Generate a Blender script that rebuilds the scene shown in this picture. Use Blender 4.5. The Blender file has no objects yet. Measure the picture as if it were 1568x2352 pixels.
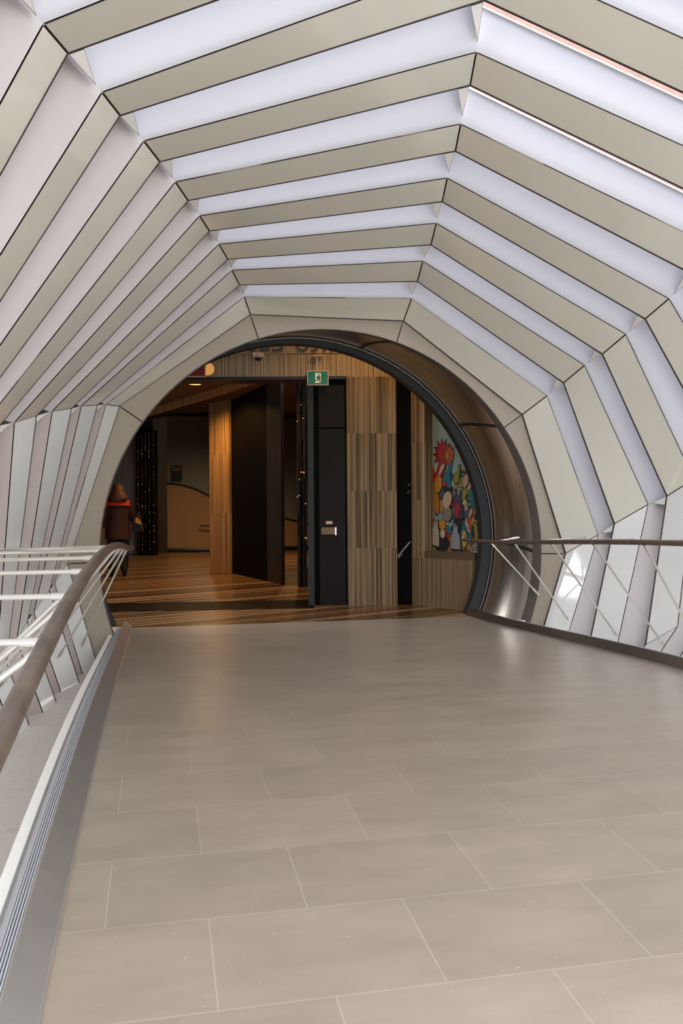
import bpy, bmesh, math, random
from mathutils import Vector, Matrix
random.seed(7)
SC = bpy.context.scene
COL = SC.collection

# ------------------------------------------------------------------ camera
F_PX, YAW, ROLL = 1993.82, 0.20766, -0.00699
cr0 = Vector((math.cos(YAW), -math.sin(YAW), 0)); cf = Vector((math.sin(YAW), math.cos(YAW), 0)); cu0 = Vector((0, 0, 1))
cr = cr0*math.cos(ROLL) + cu0*math.sin(ROLL)
cu = -cr0*math.sin(ROLL) + cu0*math.cos(ROLL)
cam_data = bpy.data.cameras.new('camera'); cam = bpy.data.objects.new('camera', cam_data); COL.objects.link(cam)
cam_data.sensor_fit = 'VERTICAL'; cam_data.sensor_height = 36.0; cam_data.lens = F_PX*36/2352
cam_data.clip_start = 0.05
cam.matrix_world = Matrix(((cr.x, cu.x, -cf.x, 0), (cr.y, cu.y, -cf.y, 0), (cr.z, cu.z, -cf.z, 0), (0, 0, 0, 1)))
SC.camera = cam

# ------------------------------------------------------------------ world, exposure
SC.view_settings.view_transform = 'Standard'; SC.view_settings.look = 'None'
SC.view_settings.gamma = 1.0; SC.view_settings.use_curve_mapping = False
SC.view_settings.exposure = 0.0
w = bpy.data.worlds.new('world'); SC.world = w; w.use_nodes = True
wn = w.node_tree; bg = wn.nodes['Background']
tc = wn.nodes.new('ShaderNodeTexCoord'); sx = wn.nodes.new('ShaderNodeSeparateXYZ'); rp = wn.nodes.new('ShaderNodeValToRGB')
wn.links.new(tc.outputs['Generated'], sx.inputs[0])
mr = wn.nodes.new('ShaderNodeMapRange'); mr.inputs[1].default_value = -1; mr.inputs[2].default_value = 1
wn.links.new(sx.outputs['Z'], mr.inputs[0]); wn.links.new(mr.outputs[0], rp.inputs[0]); wn.links.new(rp.outputs[0], bg.inputs[0])
e = rp.color_ramp.elements
e[0].position = 0.35; e[0].color = (0.30, 0.295, 0.28, 1)
e[1].position = 0.95; e[1].color = (0.96, 1.0, 1.07, 1)
m_ = e.new(0.52); m_.color = (0.60, 0.61, 0.60, 1)
bg.inputs['Strength'].default_value = 8.2
SC.cycles.max_bounces = 10; SC.cycles.diffuse_bounces = 6; SC.cycles.glossy_bounces = 4; SC.cycles.transmission_bounces = 6
SC.cycles.sample_clamp_indirect = 6.0
SC.cycles.caustics_reflective = False; SC.cycles.caustics_refractive = False

# warm spots of the lobby, some unseen and added as fill, (pixel column, depth, height, watts, cone) in the lobby frame
WARM = (1.0, 0.55, 0.20)
LOBBY_SPOTS = [
    (430, 13.2, 2.14, 130, 70), (560, 12.2, 2.14, 110, 70), (330, 15.2, 2.14, 18, 60),
    (470, 15.2, 2.05, 150, 80), (900, 9.45, 2.75, 75, 75), (1030, 9.0, 2.75, 25, 75), (760, 9.6, 2.75, 12, 70),  # first one is unseen, added to light the marble beam
    (470, 21.5, 2.75, 260, 80), (690, 20.0, 2.75, 420, 75)]  # both unseen, added to brighten the far room and its back wall

# ------------------------------------------------------------------ helpers
def tag(o, label=None, cat=None, group=None, kind=None):
    if label: o['label'] = label
    if cat: o['category'] = cat
    if group: o['group'] = group
    if kind: o['kind'] = kind
    return o
def empty(name, loc, label=None, cat=None, group=None, kind=None):
    o = bpy.data.objects.new(name, None); COL.objects.link(o); o.location = loc; o.empty_display_size = 0.1
    return tag(o, label, cat, group, kind)
class MB:
    def __init__(s): s.v = []; s.f = []
    def poly(s, pts):
        n = len(s.v); s.v += [tuple(p) for p in pts]; s.f.append(tuple(range(n, n+len(pts))))
    def prism(s, a, b):            # two matching loops, closed solid
        n = len(s.v); k = len(a); s.v += [tuple(p) for p in a] + [tuple(p) for p in b]
        s.f.append(tuple(range(n, n+k))); s.f.append(tuple(range(n+2*k-1, n+k-1, -1)))
        for i in range(k):
            j = (i+1) % k; s.f.append((n+i, n+k+i, n+k+j, n+j))
    def box(s, x0, x1, y0, y1, z0, z1):
        s.prism([(x0, y0, z0), (x1, y0, z0), (x1, y1, z0), (x0, y1, z0)], [(x0, y0, z1), (x1, y0, z1), (x1, y1, z1), (x0, y1, z1)])
    def tube(s, path, r, n=12, cap=True):
        path = [Vector(p) for p in path]; rs = r if isinstance(r, (list, tuple)) else [r]*len(path)
        rings = []; up0 = None
        for i, p in enumerate(path):
            t = (path[min(i+1, len(path)-1)] - path[max(i-1, 0)]).normalized()
            if up0 is None:
                up0 = Vector((0, 0, 1)) if abs(t.z) < 0.9 else Vector((1, 0, 0))
            a = t.cross(up0).normalized(); b = a.cross(t).normalized(); up0 = b
            k = len(s.v); rings.append(k)
            for j in range(n):
                q = 2*math.pi*j/n; s.v.append(tuple(p + (a*math.cos(q) + b*math.sin(q))*rs[i]))
        for i in range(len(path)-1):
            for j in range(n):
                s.f.append((rings[i]+j, rings[i]+(j+1) % n, rings[i+1]+(j+1) % n, rings[i+1]+j))
        if cap:
            s.f.append(tuple(rings[0]+j for j in range(n-1, -1, -1))); s.f.append(tuple(rings[-1]+j for j in range(n)))
    def loft(s, loops, closed=True, wrap=False):
        base = []
        for l in loops:
            base.append(len(s.v)); s.v += [tuple(p) for p in l]
        k = len(loops[0]); m = len(loops)
        for i in range(m if wrap else m-1):
            a = base[i]; b = base[(i+1) % m]
            for j in range(k if closed else k-1):
                q = (j+1) % k; s.f.append((a+j, a+q, b+q, b+j))
    def sphere(s, c, r, nu=12, nv=8, sc=(1, 1, 1)):
        loops = []
        for i in range(1, nv):
            t = math.pi*i/nv
            loops.append([(c[0]+r*sc[0]*math.sin(t)*math.cos(2*math.pi*j/nu), c[1]+r*sc[1]*math.sin(t)*math.sin(2*math.pi*j/nu), c[2]+r*sc[2]*math.cos(t)) for j in range(nu)])
        s.loft(loops); n = len(s.v)
        s.v += [(c[0], c[1], c[2]+r*sc[2]), (c[0], c[1], c[2]-r*sc[2])]
        b0 = n-nu*(nv-1); b1 = n-nu
        for j in range(nu):
            q = (j+1) % nu; s.f.append((n, b0+q, b0+j)); s.f.append((n+1, b1+j, b1+q))
    def build(s, name, mat, parent=None, smooth=False, bevel=0, loc=None, mw=None, fix=True):
        me = bpy.data.meshes.new(name); me.from_pydata(s.v, [], s.f); me.update()
        if fix:
            bm = bmesh.new(); bm.from_mesh(me); bmesh.ops.recalc_face_normals(bm, faces=bm.faces); bm.to_mesh(me); bm.free()
        me.materials.append(mat)
        if smooth:
            me.polygons.foreach_set('use_smooth', [True]*len(me.polygons)); me.update()
            me.set_sharp_from_angle(angle=math.radians(smooth if smooth is not True else 40))
        o = bpy.data.objects.new(name, me); COL.objects.link(o)
        if mw is not None: o.matrix_world = mw
        if loc is not None: o.location = loc
        if parent is not None:
            o.parent = parent
            o.matrix_parent_inverse = Matrix.Identity(4)
            if mw is None and loc is None and parent.type == 'EMPTY':
                o.location = -parent.location        # vertices are given in world coordinates
                if parent.parent is not None: o.location -= parent.parent.location
        if bevel:
            md = o.modifiers.new('bevel', 'BEVEL'); md.width = bevel; md.segments = 2; md.limit_method = 'ANGLE'
        return o

# ------------------------------------------------------------------ materials
def srgb(r, g, b):
    f = lambda c: (c/255/12.92) if c/255 <= 0.04045 else ((c/255+0.055)/1.055)**2.4
    return (f(r), f(g), f(b), 1)
def mat(name, col, rough=0.5, metal=0.0, spec=0.5, coat=0.0, noise=0.0, nscale=20, bump=0.0):
    m = bpy.data.materials.new(name); m.use_nodes = True; nt = m.node_tree; b = nt.nodes['Principled BSDF']
    b.inputs['Base Color'].default_value = col; b.inputs['Roughness'].default_value = rough
    b.inputs['Metallic'].default_value = metal; b.inputs['Specular IOR Level'].default_value = spec
    b.inputs['Coat Weight'].default_value = coat; b.inputs['Coat Roughness'].default_value = 0.05
    if noise or bump:
        t = nt.nodes.new('ShaderNodeTexCoord'); n = nt.nodes.new('ShaderNodeTexNoise'); n.inputs['Scale'].default_value = nscale; n.inputs['Detail'].default_value = 4
        nt.links.new(t.outputs['Object'], n.inputs['Vector'])
        if noise:
            r = nt.nodes.new('ShaderNodeValToRGB'); nt.links.new(n.outputs['Fac'], r.inputs[0])
            r.color_ramp.elements[0].position = 0.3; r.color_ramp.elements[1].position = 0.7
            r.color_ramp.elements[0].color = tuple(c*(1-noise) for c in col[:3])+(1,)
            r.color_ramp.elements[1].color = tuple(min(1, c*(1+noise)) for c in col[:3])+(1,)
            nt.links.new(r.outputs[0], b.inputs['Base Color'])
        if bump:
            bp = nt.nodes.new('ShaderNodeBump'); bp.inputs['Strength'].default_value = bump; bp.inputs['Distance'].default_value = 0.01
            nt.links.new(n.outputs['Fac'], bp.inputs['Height']); nt.links.new(bp.outputs[0], b.inputs['Normal'])
    return m
def emit(name, col, strength):
    m = mat(name, col, 0.4); b = m.node_tree.nodes['Principled BSDF']
    b.inputs['Emission Color'].default_value = col; b.inputs['Emission Strength'].default_value = strength
    return m
def node(m, t): return m.node_tree.nodes.new(t)
def link(m, a, b): m.node_tree.links.new(a, b)

M = {}
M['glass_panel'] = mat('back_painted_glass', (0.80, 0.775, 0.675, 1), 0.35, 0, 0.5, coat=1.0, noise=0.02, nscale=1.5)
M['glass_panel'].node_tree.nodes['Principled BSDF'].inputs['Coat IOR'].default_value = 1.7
M['glass_lit'] = mat('lit_back_painted_glass', (0.86, 0.87, 0.84, 1), 0.30, 0, 0.5, coat=1.0, noise=0.02, nscale=1.5)  # same glass, paler: light on the lower panels put into the colour
M['glass_lit'].node_tree.nodes['Principled BSDF'].inputs['Coat IOR'].default_value = 1.7
M['edge_line'] = mat('tan_edge_line', (0.20, 0.16, 0.125, 1), 0.6)
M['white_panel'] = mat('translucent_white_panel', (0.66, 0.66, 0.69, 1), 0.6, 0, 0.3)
_m = M['white_panel']; _b = _m.node_tree.nodes['Principled BSDF']; _t = node(_m, 'ShaderNodeBsdfTranslucent'); _t.inputs['Color'].default_value = (0.80, 0.81, 0.86, 1)
_x = node(_m, 'ShaderNodeMixShader'); _x.inputs[0].default_value = 0.20
link(_m, _b.outputs[0], _x.inputs[1]); link(_m, _t.outputs[0], _x.inputs[2]); link(_m, _x.outputs[0], _m.node_tree.nodes['Material Output'].inputs['Surface'])
M['mauve_shade_panel'] = mat('mauve_shade_panel', (0.47, 0.405, 0.37, 1), 0.6, 0, 0.3)  # white panel darkened: shade of the lower left recesses put into the colour
M['pale_mauve_shade_panel'] = mat('pale_mauve_shade_panel', (0.60, 0.565, 0.56, 1), 0.6, 0, 0.3)  # white panel with the milder shade of other side recesses in its colour
M['gasket'] = mat('dark_gasket', (0.035, 0.026, 0.022, 1), 0.6)
M['gusset'] = mat('gusset_paint', (0.90, 0.87, 0.84, 1), 0.5)
M['annulus'] = mat('annulus_paint', (0.315, 0.268, 0.205, 1), 0.65, noise=0.03, nscale=60)
M['side_floor'] = mat('pale_floor_panel', (0.80, 0.76, 0.71, 1), 0.6, noise=0.04, nscale=30)
M['steel'] = mat('stainless_steel', (0.60, 0.57, 0.53, 1), 0.33, 0.82, noise=0.05, nscale=8)
M['steel_dark'] = mat('dull_steel', (0.20, 0.165, 0.135, 1), 0.35, 0.9)
M['rod'] = mat('polished_rod', (0.86, 0.84, 0.78, 1), 0.22, 0.85)
M['rail'] = mat('brown_handrail', (0.115, 0.085, 0.065, 1), 0.42, 0, 0.5, coat=0.2, noise=0.35, nscale=14)
M['kerb_grey'] = mat('grey_kerb', (0.44, 0.45, 0.48, 1), 0.45)
M['kerb_white'] = mat('white_kerb_strip', (0.96, 0.95, 0.90, 1), 0.5)
M['dark'] = mat('black_trim', (0.008, 0.008, 0.010, 1), 0.45)
M['frame'] = mat('dark_slate_frame', (0.022, 0.024, 0.025, 1), 0.5, 0, 0.3)
M['brown_rim'] = mat('brown_rim', (0.075, 0.058, 0.047, 1), 0.6)
M['black_stone'] = mat('black_marble', (0.003, 0.002, 0.002, 1), 0.5, 0, 0.03)
M['glass'] = bpy.data.materials.new('clear_glass'); M['glass'].use_nodes = True
_m = M['glass']; _m.node_tree.nodes.remove(_m.node_tree.nodes['Principled BSDF'])
_tr = node(_m, 'ShaderNodeBsdfTransparent'); _gl = node(_m, 'ShaderNodeBsdfGlossy'); _gl.inputs['Roughness'].default_value = 0.02
_tr.inputs['Color'].default_value = (0.85, 0.84, 0.9, 1)
_x = node(_m, 'ShaderNodeMixShader');
_x.inputs[0].default_value = 0.12; link(_m, _tr.outputs[0], _x.inputs[1]); link(_m, _gl.outputs[0], _x.inputs[2]); link(_m, _x.outputs[0], _m.node_tree.nodes['Material Output'].inputs['Surface'])

# stone tiles of the deck
TW, TD, TX0, TY0 = 0.39306*1.35, 0.28554*1.35, 0.09034*1.35, 1.14872*1.35
def tile_mat():
    m = mat('deck_tiles', (0.4, 0.34, 0.28, 1), 0.28, 0, 0.5); b = m.node_tree.nodes['Principled BSDF']
    t = node(m, 'ShaderNodeTexCoord'); mp = node(m, 'ShaderNodeMapping'); mp.inputs['Location'].default_value = (-TX0+40*TW, -TY0+40*TD, 0)
    link(m, t.outputs['Object'], mp.inputs[0])
    br = node(m, 'ShaderNodeTexBrick'); br.offset = 0.5; br.offset_frequency = 2; br.squash = 1
    br.inputs['Scale'].default_value = 1; br.inputs['Brick Width'].default_value = TW; br.inputs['Row Height'].default_value = TD
    br.inputs['Mortar Size'].default_value = 0.0016; br.inputs['Mortar Smooth'].default_value = 0.3; br.inputs['Bias'].default_value = 0
    br.inputs['Color1'].default_value = (0.325, 0.271, 0.210, 1); br.inputs['Color2'].default_value = (0.358, 0.299, 0.231, 1); br.inputs['Mortar'].default_value = (0.47, 0.41, 0.335, 1)
    sp = node(m, 'ShaderNodeSeparateXYZ'); cb = node(m, 'ShaderNodeCombineXYZ'); link(m, mp.outputs[0], sp.inputs[0]); link(m, sp.outputs[0], cb.inputs[0]); link(m, sp.outputs[1], cb.inputs[1])
    link(m, cb.outputs[0], br.inputs['Vector'])
    n1 = node(m, 'ShaderNodeTexNoise'); n1.inputs['Scale'].default_value = 55; n1.inputs['Detail'].default_value = 3
    n2 = node(m, 'ShaderNodeTexNoise'); n2.inputs['Scale'].default_value = 5; n2.inputs['Detail'].default_value = 6
    st = node(m, 'ShaderNodeMapping'); st.inputs['Scale'].default_value = (0.6, 1.6, 1); link(m, t.outputs['Object'], st.inputs[0])
    link(m, st.outputs[0], n1.inputs['Vector']); link(m, st.outputs[0], n2.inputs['Vector'])
    r1 = node(m, 'ShaderNodeValToRGB'); link(m, n1.outputs['Fac'], r1.inputs[0])
    r1.color_ramp.elements[0].position = 0.69; r1.color_ramp.elements[0].color = (0, 0, 0, 1); r1.color_ramp.elements[1].position = 0.76; r1.color_ramp.elements[1].color = (0.35, 0.35, 0.35, 1)
    mx = node(m, 'ShaderNodeMixRGB'); mx.blend_type = 'MIX'; link(m, r1.outputs[0], mx.inputs[0]); link(m, br.outputs['Color'], mx.inputs[1]); mx.inputs[2].default_value = (0.62, 0.56, 0.48, 1)
    r2 = node(m, 'ShaderNodeMapRange'); link(m, n2.outputs['Fac'], r2.inputs[0]); r2.inputs[1].default_value = 0.3; r2.inputs[2].default_value = 0.7; r2.inputs[3].default_value = 0.90; r2.inputs[4].default_value = 1.10
    ml = node(m, 'ShaderNodeMixRGB'); ml.blend_type = 'MULTIPLY'; ml.inputs[0].default_value = 1; link(m, mx.outputs[0], ml.inputs[1]); link(m, r2.outputs[0], ml.inputs[2])
    link(m, ml.outputs[0], b.inputs['Base Color'])
    return m
M['tiles'] = tile_mat()

# striped marble: stripes run along local z, slabs of height 'slab'
def marble(name, cols, freq=26, slab=0.68, z0=0.0, rough=0.35, axis=0, rot=0.0, rowvar=True, spec=0.4, pos=(.33, .46, .60)):
    m = mat(name, cols[0], rough, 0, spec); b = m.node_tree.nodes['Principled BSDF']
    t = node(m, 'ShaderNodeTexCoord'); s = node(m, 'ShaderNodeSeparateXYZ'); mp = node(m, 'ShaderNodeMapping'); mp.inputs['Rotation'].default_value = (0, 0, rot)
    link(m, t.outputs['Object'], mp.inputs[0]); link(m, mp.outputs[0], s.inputs[0])
    a = node(m, 'ShaderNodeMath'); a.operation = 'ADD'; a.inputs[1].default_value = z0; link(m, s.outputs['Z'], a.inputs[0])
    d = node(m, 'ShaderNodeMath'); d.operation = 'DIVIDE'; d.inputs[1].default_value = slab; link(m, a.outputs[0], d.inputs[0])
    fl = node(m, 'ShaderNodeMath'); fl.operation = 'FLOOR'; link(m, d.outputs[0], fl.inputs[0])
    c = node(m, 'ShaderNodeCombineXYZ')
    ad = node(m, 'ShaderNodeMath'); ad.operation = 'ADD'; link(m, s.outputs['X'], ad.inputs[0])
    yy = node(m, 'ShaderNodeMath'); yy.operation = 'MULTIPLY'; yy.inputs[1].default_value = 0.02 if axis == 2 else 1.0; link(m, s.outputs['Y'], yy.inputs[0]); link(m, yy.outputs[0], ad.inputs[1])
    fx = node(m, 'ShaderNodeMath'); fx.operation = 'MULTIPLY'; fx.inputs[1].default_value = freq; link(m, ad.outputs[0], fx.inputs[0]); link(m, fx.outputs[0], c.inputs[0])
    rw = node(m, 'ShaderNodeMath'); rw.operation = 'MULTIPLY'; rw.inputs[1].default_value = 7.31 if rowvar else 0; link(m, fl.outputs[0], rw.inputs[0]); link(m, rw.outputs[0], c.inputs[1])
    zz = node(m, 'ShaderNodeMath'); zz.operation = 'MULTIPLY'; zz.inputs[1].default_value = 0.25; link(m, s.outputs['Z'], zz.inputs[0]); link(m, zz.outputs[0], c.inputs[2])
    n = node(m, 'ShaderNodeTexNoise'); n.inputs['Scale'].default_value = 1; n.inputs['Detail'].default_value = 5; n.inputs['Roughness'].default_value = 0.65; link(m, c.outputs[0], n.inputs['Vector'])
    r = node(m, 'ShaderNodeValToRGB'); link(m, n.outputs['Fac'], r.inputs[0]); el = r.color_ramp.elements
    el[0].position = pos[0]; el[0].color = cols[0]; el[1].position = pos[2]; el[1].color = cols[2]; k = el.new(pos[1]); k.color = cols[1]
    link(m, r.outputs[0], b.inputs['Base Color'])
    return m
MC = [(0.045, 0.031, 0.017, 1), (0.155, 0.105, 0.055, 1), (0.27, 0.185, 0.10, 1)]
M['marble_header'] = marble('header_striped_marble', [(0.09, 0.07, 0.045, 1), (0.25, 0.19, 0.12, 1), (0.44, 0.33, 0.21, 1)], 50, 5.0, rough=0.6, spec=0.12, pos=(.38, .47, .56))
M['marble'] = marble('striped_marble', MC, 36, 0.68, z0=20*0.68, rough=0.6, spec=0.12, pos=(.37, .47, .57))
M['marble_fine'] = marble('fine_striped_marble', MC, 60, 5.0, rough=0.6, spec=0.12, pos=(.37, .47, .57))
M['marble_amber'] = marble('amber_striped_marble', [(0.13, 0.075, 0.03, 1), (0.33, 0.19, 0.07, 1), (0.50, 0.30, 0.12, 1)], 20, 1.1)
M['marble_dark'] = marble('dark_striped_marble', [(0.006, 0.0045, 0.004, 1), (0.011, 0.008, 0.007, 1), (0.018, 0.014, 0.012, 1)], 24, 0.9)
M['lobby_floor'] = marble('streaked_stone_floor', [(0.016, 0.007, 0.003, 1), (0.10, 0.05, 0.019, 1), (0.42, 0.25, 0.12, 1)], 11, 50, rough=0.26, axis=2, rot=math.radians(64), rowvar=False, pos=(.40, .49, .60))

# ------------------------------------------------------------------ the deck
H = 1.35
def deck_z(y):
    u = min(max(y, -2.0), 8.104)/H
    return H*(-1 + 0.17541*u - 0.03403*u*u + 0.0006*u**3 + 0.00017*u**4)
XL, XR, YEND = -0.262, 3.215, 8.68
LZ = deck_z(8.2)
ys = [-2.0 + i*0.22 for i in range(48)] + [YEND]
mb = MB(); top = []
loops = []
for y in ys:
    z = deck_z(y); loops.append([(XL-0.02, y, z), (XR+0.02, y, z), (XR+0.02, y, z-0.25), (XL-0.02, y, z-0.25)])
mb.loft(loops, closed=True); n = len(mb.v); mb.f.append((0, 1, 2, 3)); mb.f.append((n-4, n-3, n-2, n-1))
o = mb.build('floor', M['tiles'], smooth=30); tag(o, 'grey-brown stone tiled bridge deck with pale joints', kind='structure')

def side_floor(name, xa, xb, lab):
    mb = MB(); y = -1.4
    while y < 8.0:
        y2 = min(y+0.59, 8.08)
        za = -1.40-(7.51-y)*0.05; zb = -1.40-(7.51-y2)*0.05
        mb.prism([(xa, y+0.006, za), (xb, y+0.006, za), (xb, y2-0.006, zb), (xa, y2-0.006, zb)],
                 [(xa, y+0.006, za-0.04), (xb, y+0.006, za-0.04), (xb, y2-0.006, zb-0.04), (xa, y2-0.006, zb-0.04)])
        y = y2
    o = mb.build(name, M['side_floor']); tag(o, lab, kind='structure')
    mb = MB(); mb.prism([(xa, -1.4, -1.40-8.91*.05-.06), (xb, -1.4, -1.40-8.91*.05-.06), (xb, 8.08, -1.432), (xa, 8.08, -1.432)],
                        [(xa, -1.4, -1.40-8.91*.05-.1), (xb, -1.4, -1.40-8.91*.05-.1), (xb, 8.08, -1.48), (xa, 8.08, -1.48)])
    o = mb.build(name.replace('floor', 'trim'), M['dark']); tag(o, kind='structure')
side_floor('floor_left', -1.75, XL-0.03, 'pale grey panelled gutter floor left of the deck')
side_floor('floor_right', XR+0.03, 5.0, 'pale grey panelled gutter floor right of the deck')

# kerbs: skirting, ribbed channel, grey slope, white strip
def sweep(profile, y0, y1, side):
    mb = MB(); loops = []; k = max(2, int((y1-y0)/0.3))
    for i in range(k+1):
        y = y0+(y1-y0)*i/k; z = deck_z(y)
        loops.append([((XL-a) if side < 0 else (XR+a), y, z+b) for a, b in profile])
    mb.loft(loops); n = len(mb.v); c = len(profile)
    mb.f.append(tuple(range(c))); mb.f.append(tuple(range(n-c, n)))
    return mb
def kerb(side):
    r = empty('kerb', (XL if side < 0 else XR, 3.5, deck_z(3.5)), 'low steel kerb with ribbed channel and white strip along the %s edge of the deck' % ('left' if side < 0 else 'right'), 'kerb')
    ye = 8.76 if side < 0 else 8.84
    sweep([(0, 0.012), (0.072, 0.068), (0.078, 0.064), (0.078, 0.0), (0.0, 0.0)], -1.5, ye, side).build('skirting', M['steel'] if side < 0 else M['steel_dark'], r)
    sweep([(-0.006, 0.0), (-0.004, 0.010), (0.004, 0.012), (0.004, 0.0)], -1.5, 8.1, side).build('edge_bead', M['steel'], r)
    mb = MB()
    for k in range(4):
        a = 0.0785+k*0.0075; q = sweep([(a, 0.0), (a, 0.066), (a+0.0045, 0.066), (a+0.0045, 0.0)], -1.5, 8.2, side)
        n = len(mb.v); mb.v += q.v; mb.f += [tuple(i+n for i in f) for f in q.f]
    mb.build('channel_rib', M['kerb_grey'], r)
    sweep([(0.0785, -0.01), (0.0785, 0.052), (0.108, 0.052), (0.108, -0.01)], -1.5, 8.2, side).build('channel', M['dark'], r)
    sweep([(0.1085, -0.02), (0.1085, 0.062), (0.113, 0.062), (0.142, 0.014), (0.142, -0.02)], -1.5, 8.15, side).build('sloped_face', M['kerb_grey'], r)
    sweep([(0.150, -0.08), (0.150, 0.020), (0.185, 0.020), (0.185, -0.08)], -1.5, 8.085, side).build('white_strip', M['kerb_white'] if side < 0 else M['side_floor'], r)
kerb(-1); kerb(1)

# ------------------------------------------------------------------ the twisting tube of ten-sided ribs
CX, CZ = 1.62, -0.40
S, WD = 0.59, 0.295
OBS = {  # vertex: {(rib, 'N'/'F'): (x, z)}
 -1: {(7,'F'):(-.795,-.446),(7,'N'):(-.874,-.596),(6,'F'):(-.883,-.630),(6,'N'):(-.967,-.777),(5,'F'):(-.976,-.807)},
 0: {(7,'N'):(-.437,.949),(7,'F'):(-.336,.972),(6,'N'):(-.594,.863),(6,'F'):(-.491,.908),(5,'N'):(-.750,.750),(5,'F'):(-.643,.807),(4,'N'):(-.921,.605),(4,'F'):(-.822,.683),(3,'F'):(-.964,.556)},
 1: {(0,'N'):(-.440,1.976),(0,'F'):(-.373,2.019),(1,'N'):(-.247,1.999),(1,'F'):(-.177,2.028),(2,'N'):(-.063,2.030),(2,'F'):(.022,2.041),(3,'N'):(.117,2.040),(3,'F'):(.203,2.036),(4,'N'):(.292,2.040),(4,'F'):(.374,2.035),(5,'N'):(.463,2.034),(5,'F'):(.551,2.009),(6,'N'):(.610,2.005),(6,'F'):(.698,1.964),(7,'N'):(.767,1.936),(7,'F'):(.852,1.847)},
 2: {(1,'F'):(1.791,2.839),(2,'N'):(1.856,2.711),(2,'F'):(1.926,2.664),(3,'N'):(1.969,2.555),(3,'F'):(2.035,2.501),(4,'N'):(2.076,2.429),(4,'F'):(2.136,2.364),(5,'N'):(2.185,2.299),(5,'F'):(2.234,2.218),(6,'N'):(2.255,2.168),(6,'F'):(2.295,2.070),(7,'N'):(2.327,1.989),(7,'F'):(2.332,1.843)},
 3: {(7,'N'):(3.682,1.110),(7,'F'):(3.551,.956),(6,'N'):(3.769,1.308),(6,'F'):(3.708,1.190),(5,'N'):(3.838,1.471),(5,'F'):(3.782,1.355),(4,'N'):(3.864,1.628),(4,'F'):(3.837,1.535)},
 4: {(6,'N'):(4.392,.048),(6,'F'):(4.214,-.133),(7,'N'):(4.208,-.243),(7,'F'):(4.005,-.437),(5,'F'):(4.395,.119)},
 5: {(5,'F'):(4.176,-1.190)},
}
def rib_y(i, s): return 8.10-(7-i)*S-(WD if s == 'N' else 0)
# radius, angle at the last rib; growth per metre towards the camera (linear, quadratic)
FIT = {-1:(2.415,181.1,.16,6.9,.0,0), 0:(2.389,145.0,.15,6.1,.0,0), 1:(2.42,109.2,.185,4.85,0,0), 2:(2.40,72.6,.235,3.95,0,0),
       3:(2.42,35.3,.29,3.4,0,0), 4:(2.44,1.0,.33,8.2,0,0), 5:(2.39,-36.5,.24,16.0,0,0), 6:(2.37,-73,.16,12,0,0), 7:(2.37,-109,.12,9,0,0)}
def vert(i, v, s):
    if v == 9: v = -1
    y = rib_y(i, s)
    if v in OBS and (i, s) in OBS[v]:
        x, z = OBS[v][(i, s)]; return Vector((x, y, z))
    if v == 8:
        a = vert(i, -1, s); t = min(1, (8.1-y)/1.2); d = Vector((0.262+0.05*t, 0, -0.965+0.017*t)).normalized()
        return a + d*(1.36+0.07*(8.1-y))
    ks = sorted(OBS.get(v, {}), key=lambda k: rib_y(*k))
    R0, A0, r1, a1, _, _ = FIT[v]; u = 8.1-y
    # continue from the nearest observed rib edge where there is one
    if ks:
        k = ks[0] if y < rib_y(*ks[0]) else min(ks, key=lambda q: abs(rib_y(*q)-y))
        x, z = OBS[v][k]; R0 = math.hypot(x-CX, z-CZ); A0 = math.degrees(math.atan2(z-CZ, x-CX)); u = rib_y(*k)-y
        if A0 < -170: A0 += 360
    R = R0+r1*u; A = math.radians(A0+a1*u)
    return Vector((CX+R*math.cos(A), y, CZ+R*math.sin(A)))
AX = lambda y: Vector((CX, y, CZ))
def outw(p, d):
    q = p-AX(p.y); return p + q.normalized()*d
def patch(A, B, C, D, th, nu=10, nv=3):
    """twisted sheet between the edges AB (near) and DC (far), th thick outwards"""
    m = MB(); inn = []; 
    for j in range(nv+1):
        p, q = A.lerp(D, j/nv), B.lerp(C, j/nv); inn.append([p.lerp(q, i/nu) for i in range(nu+1)])
    n = (nu+1)*(nv+1); k = lambda j, i: j*(nu+1)+i
    m.v = [tuple(p) for row in inn for p in row] + [tuple(outw(p, th)) for row in inn for p in row]
    for j in range(nv):
        for i in range(nu):
            m.f.append((k(j, i), k(j, i+1), k(j+1, i+1), k(j+1, i))); m.f.append((n+k(j, i), n+k(j+1, i), n+k(j+1, i+1), n+k(j, i+1)))
    for i in range(nu):
        m.f.append((k(0, i), n+k(0, i), n+k(0, i+1), k(0, i+1))); m.f.append((k(nv, i), k(nv, i+1), n+k(nv, i+1), n+k(nv, i)))
    for j in range(nv):
        m.f.append((k(j, 0), k(j+1, 0), n+k(j+1, 0), n+k(j, 0))); m.f.append((k(j, nu), n+k(j, nu), n+k(j+1, nu), k(j+1, nu)))
    return m
SEGS = list(range(-1, 9))            # segment v joins vertex v and v+1
ORD = {7:'first', 6:'second', 5:'third', 4:'fourth', 3:'fifth', 2:'sixth', 1:'seventh', 0:'eighth', -1:'ninth', -2:'tenth'}
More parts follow.
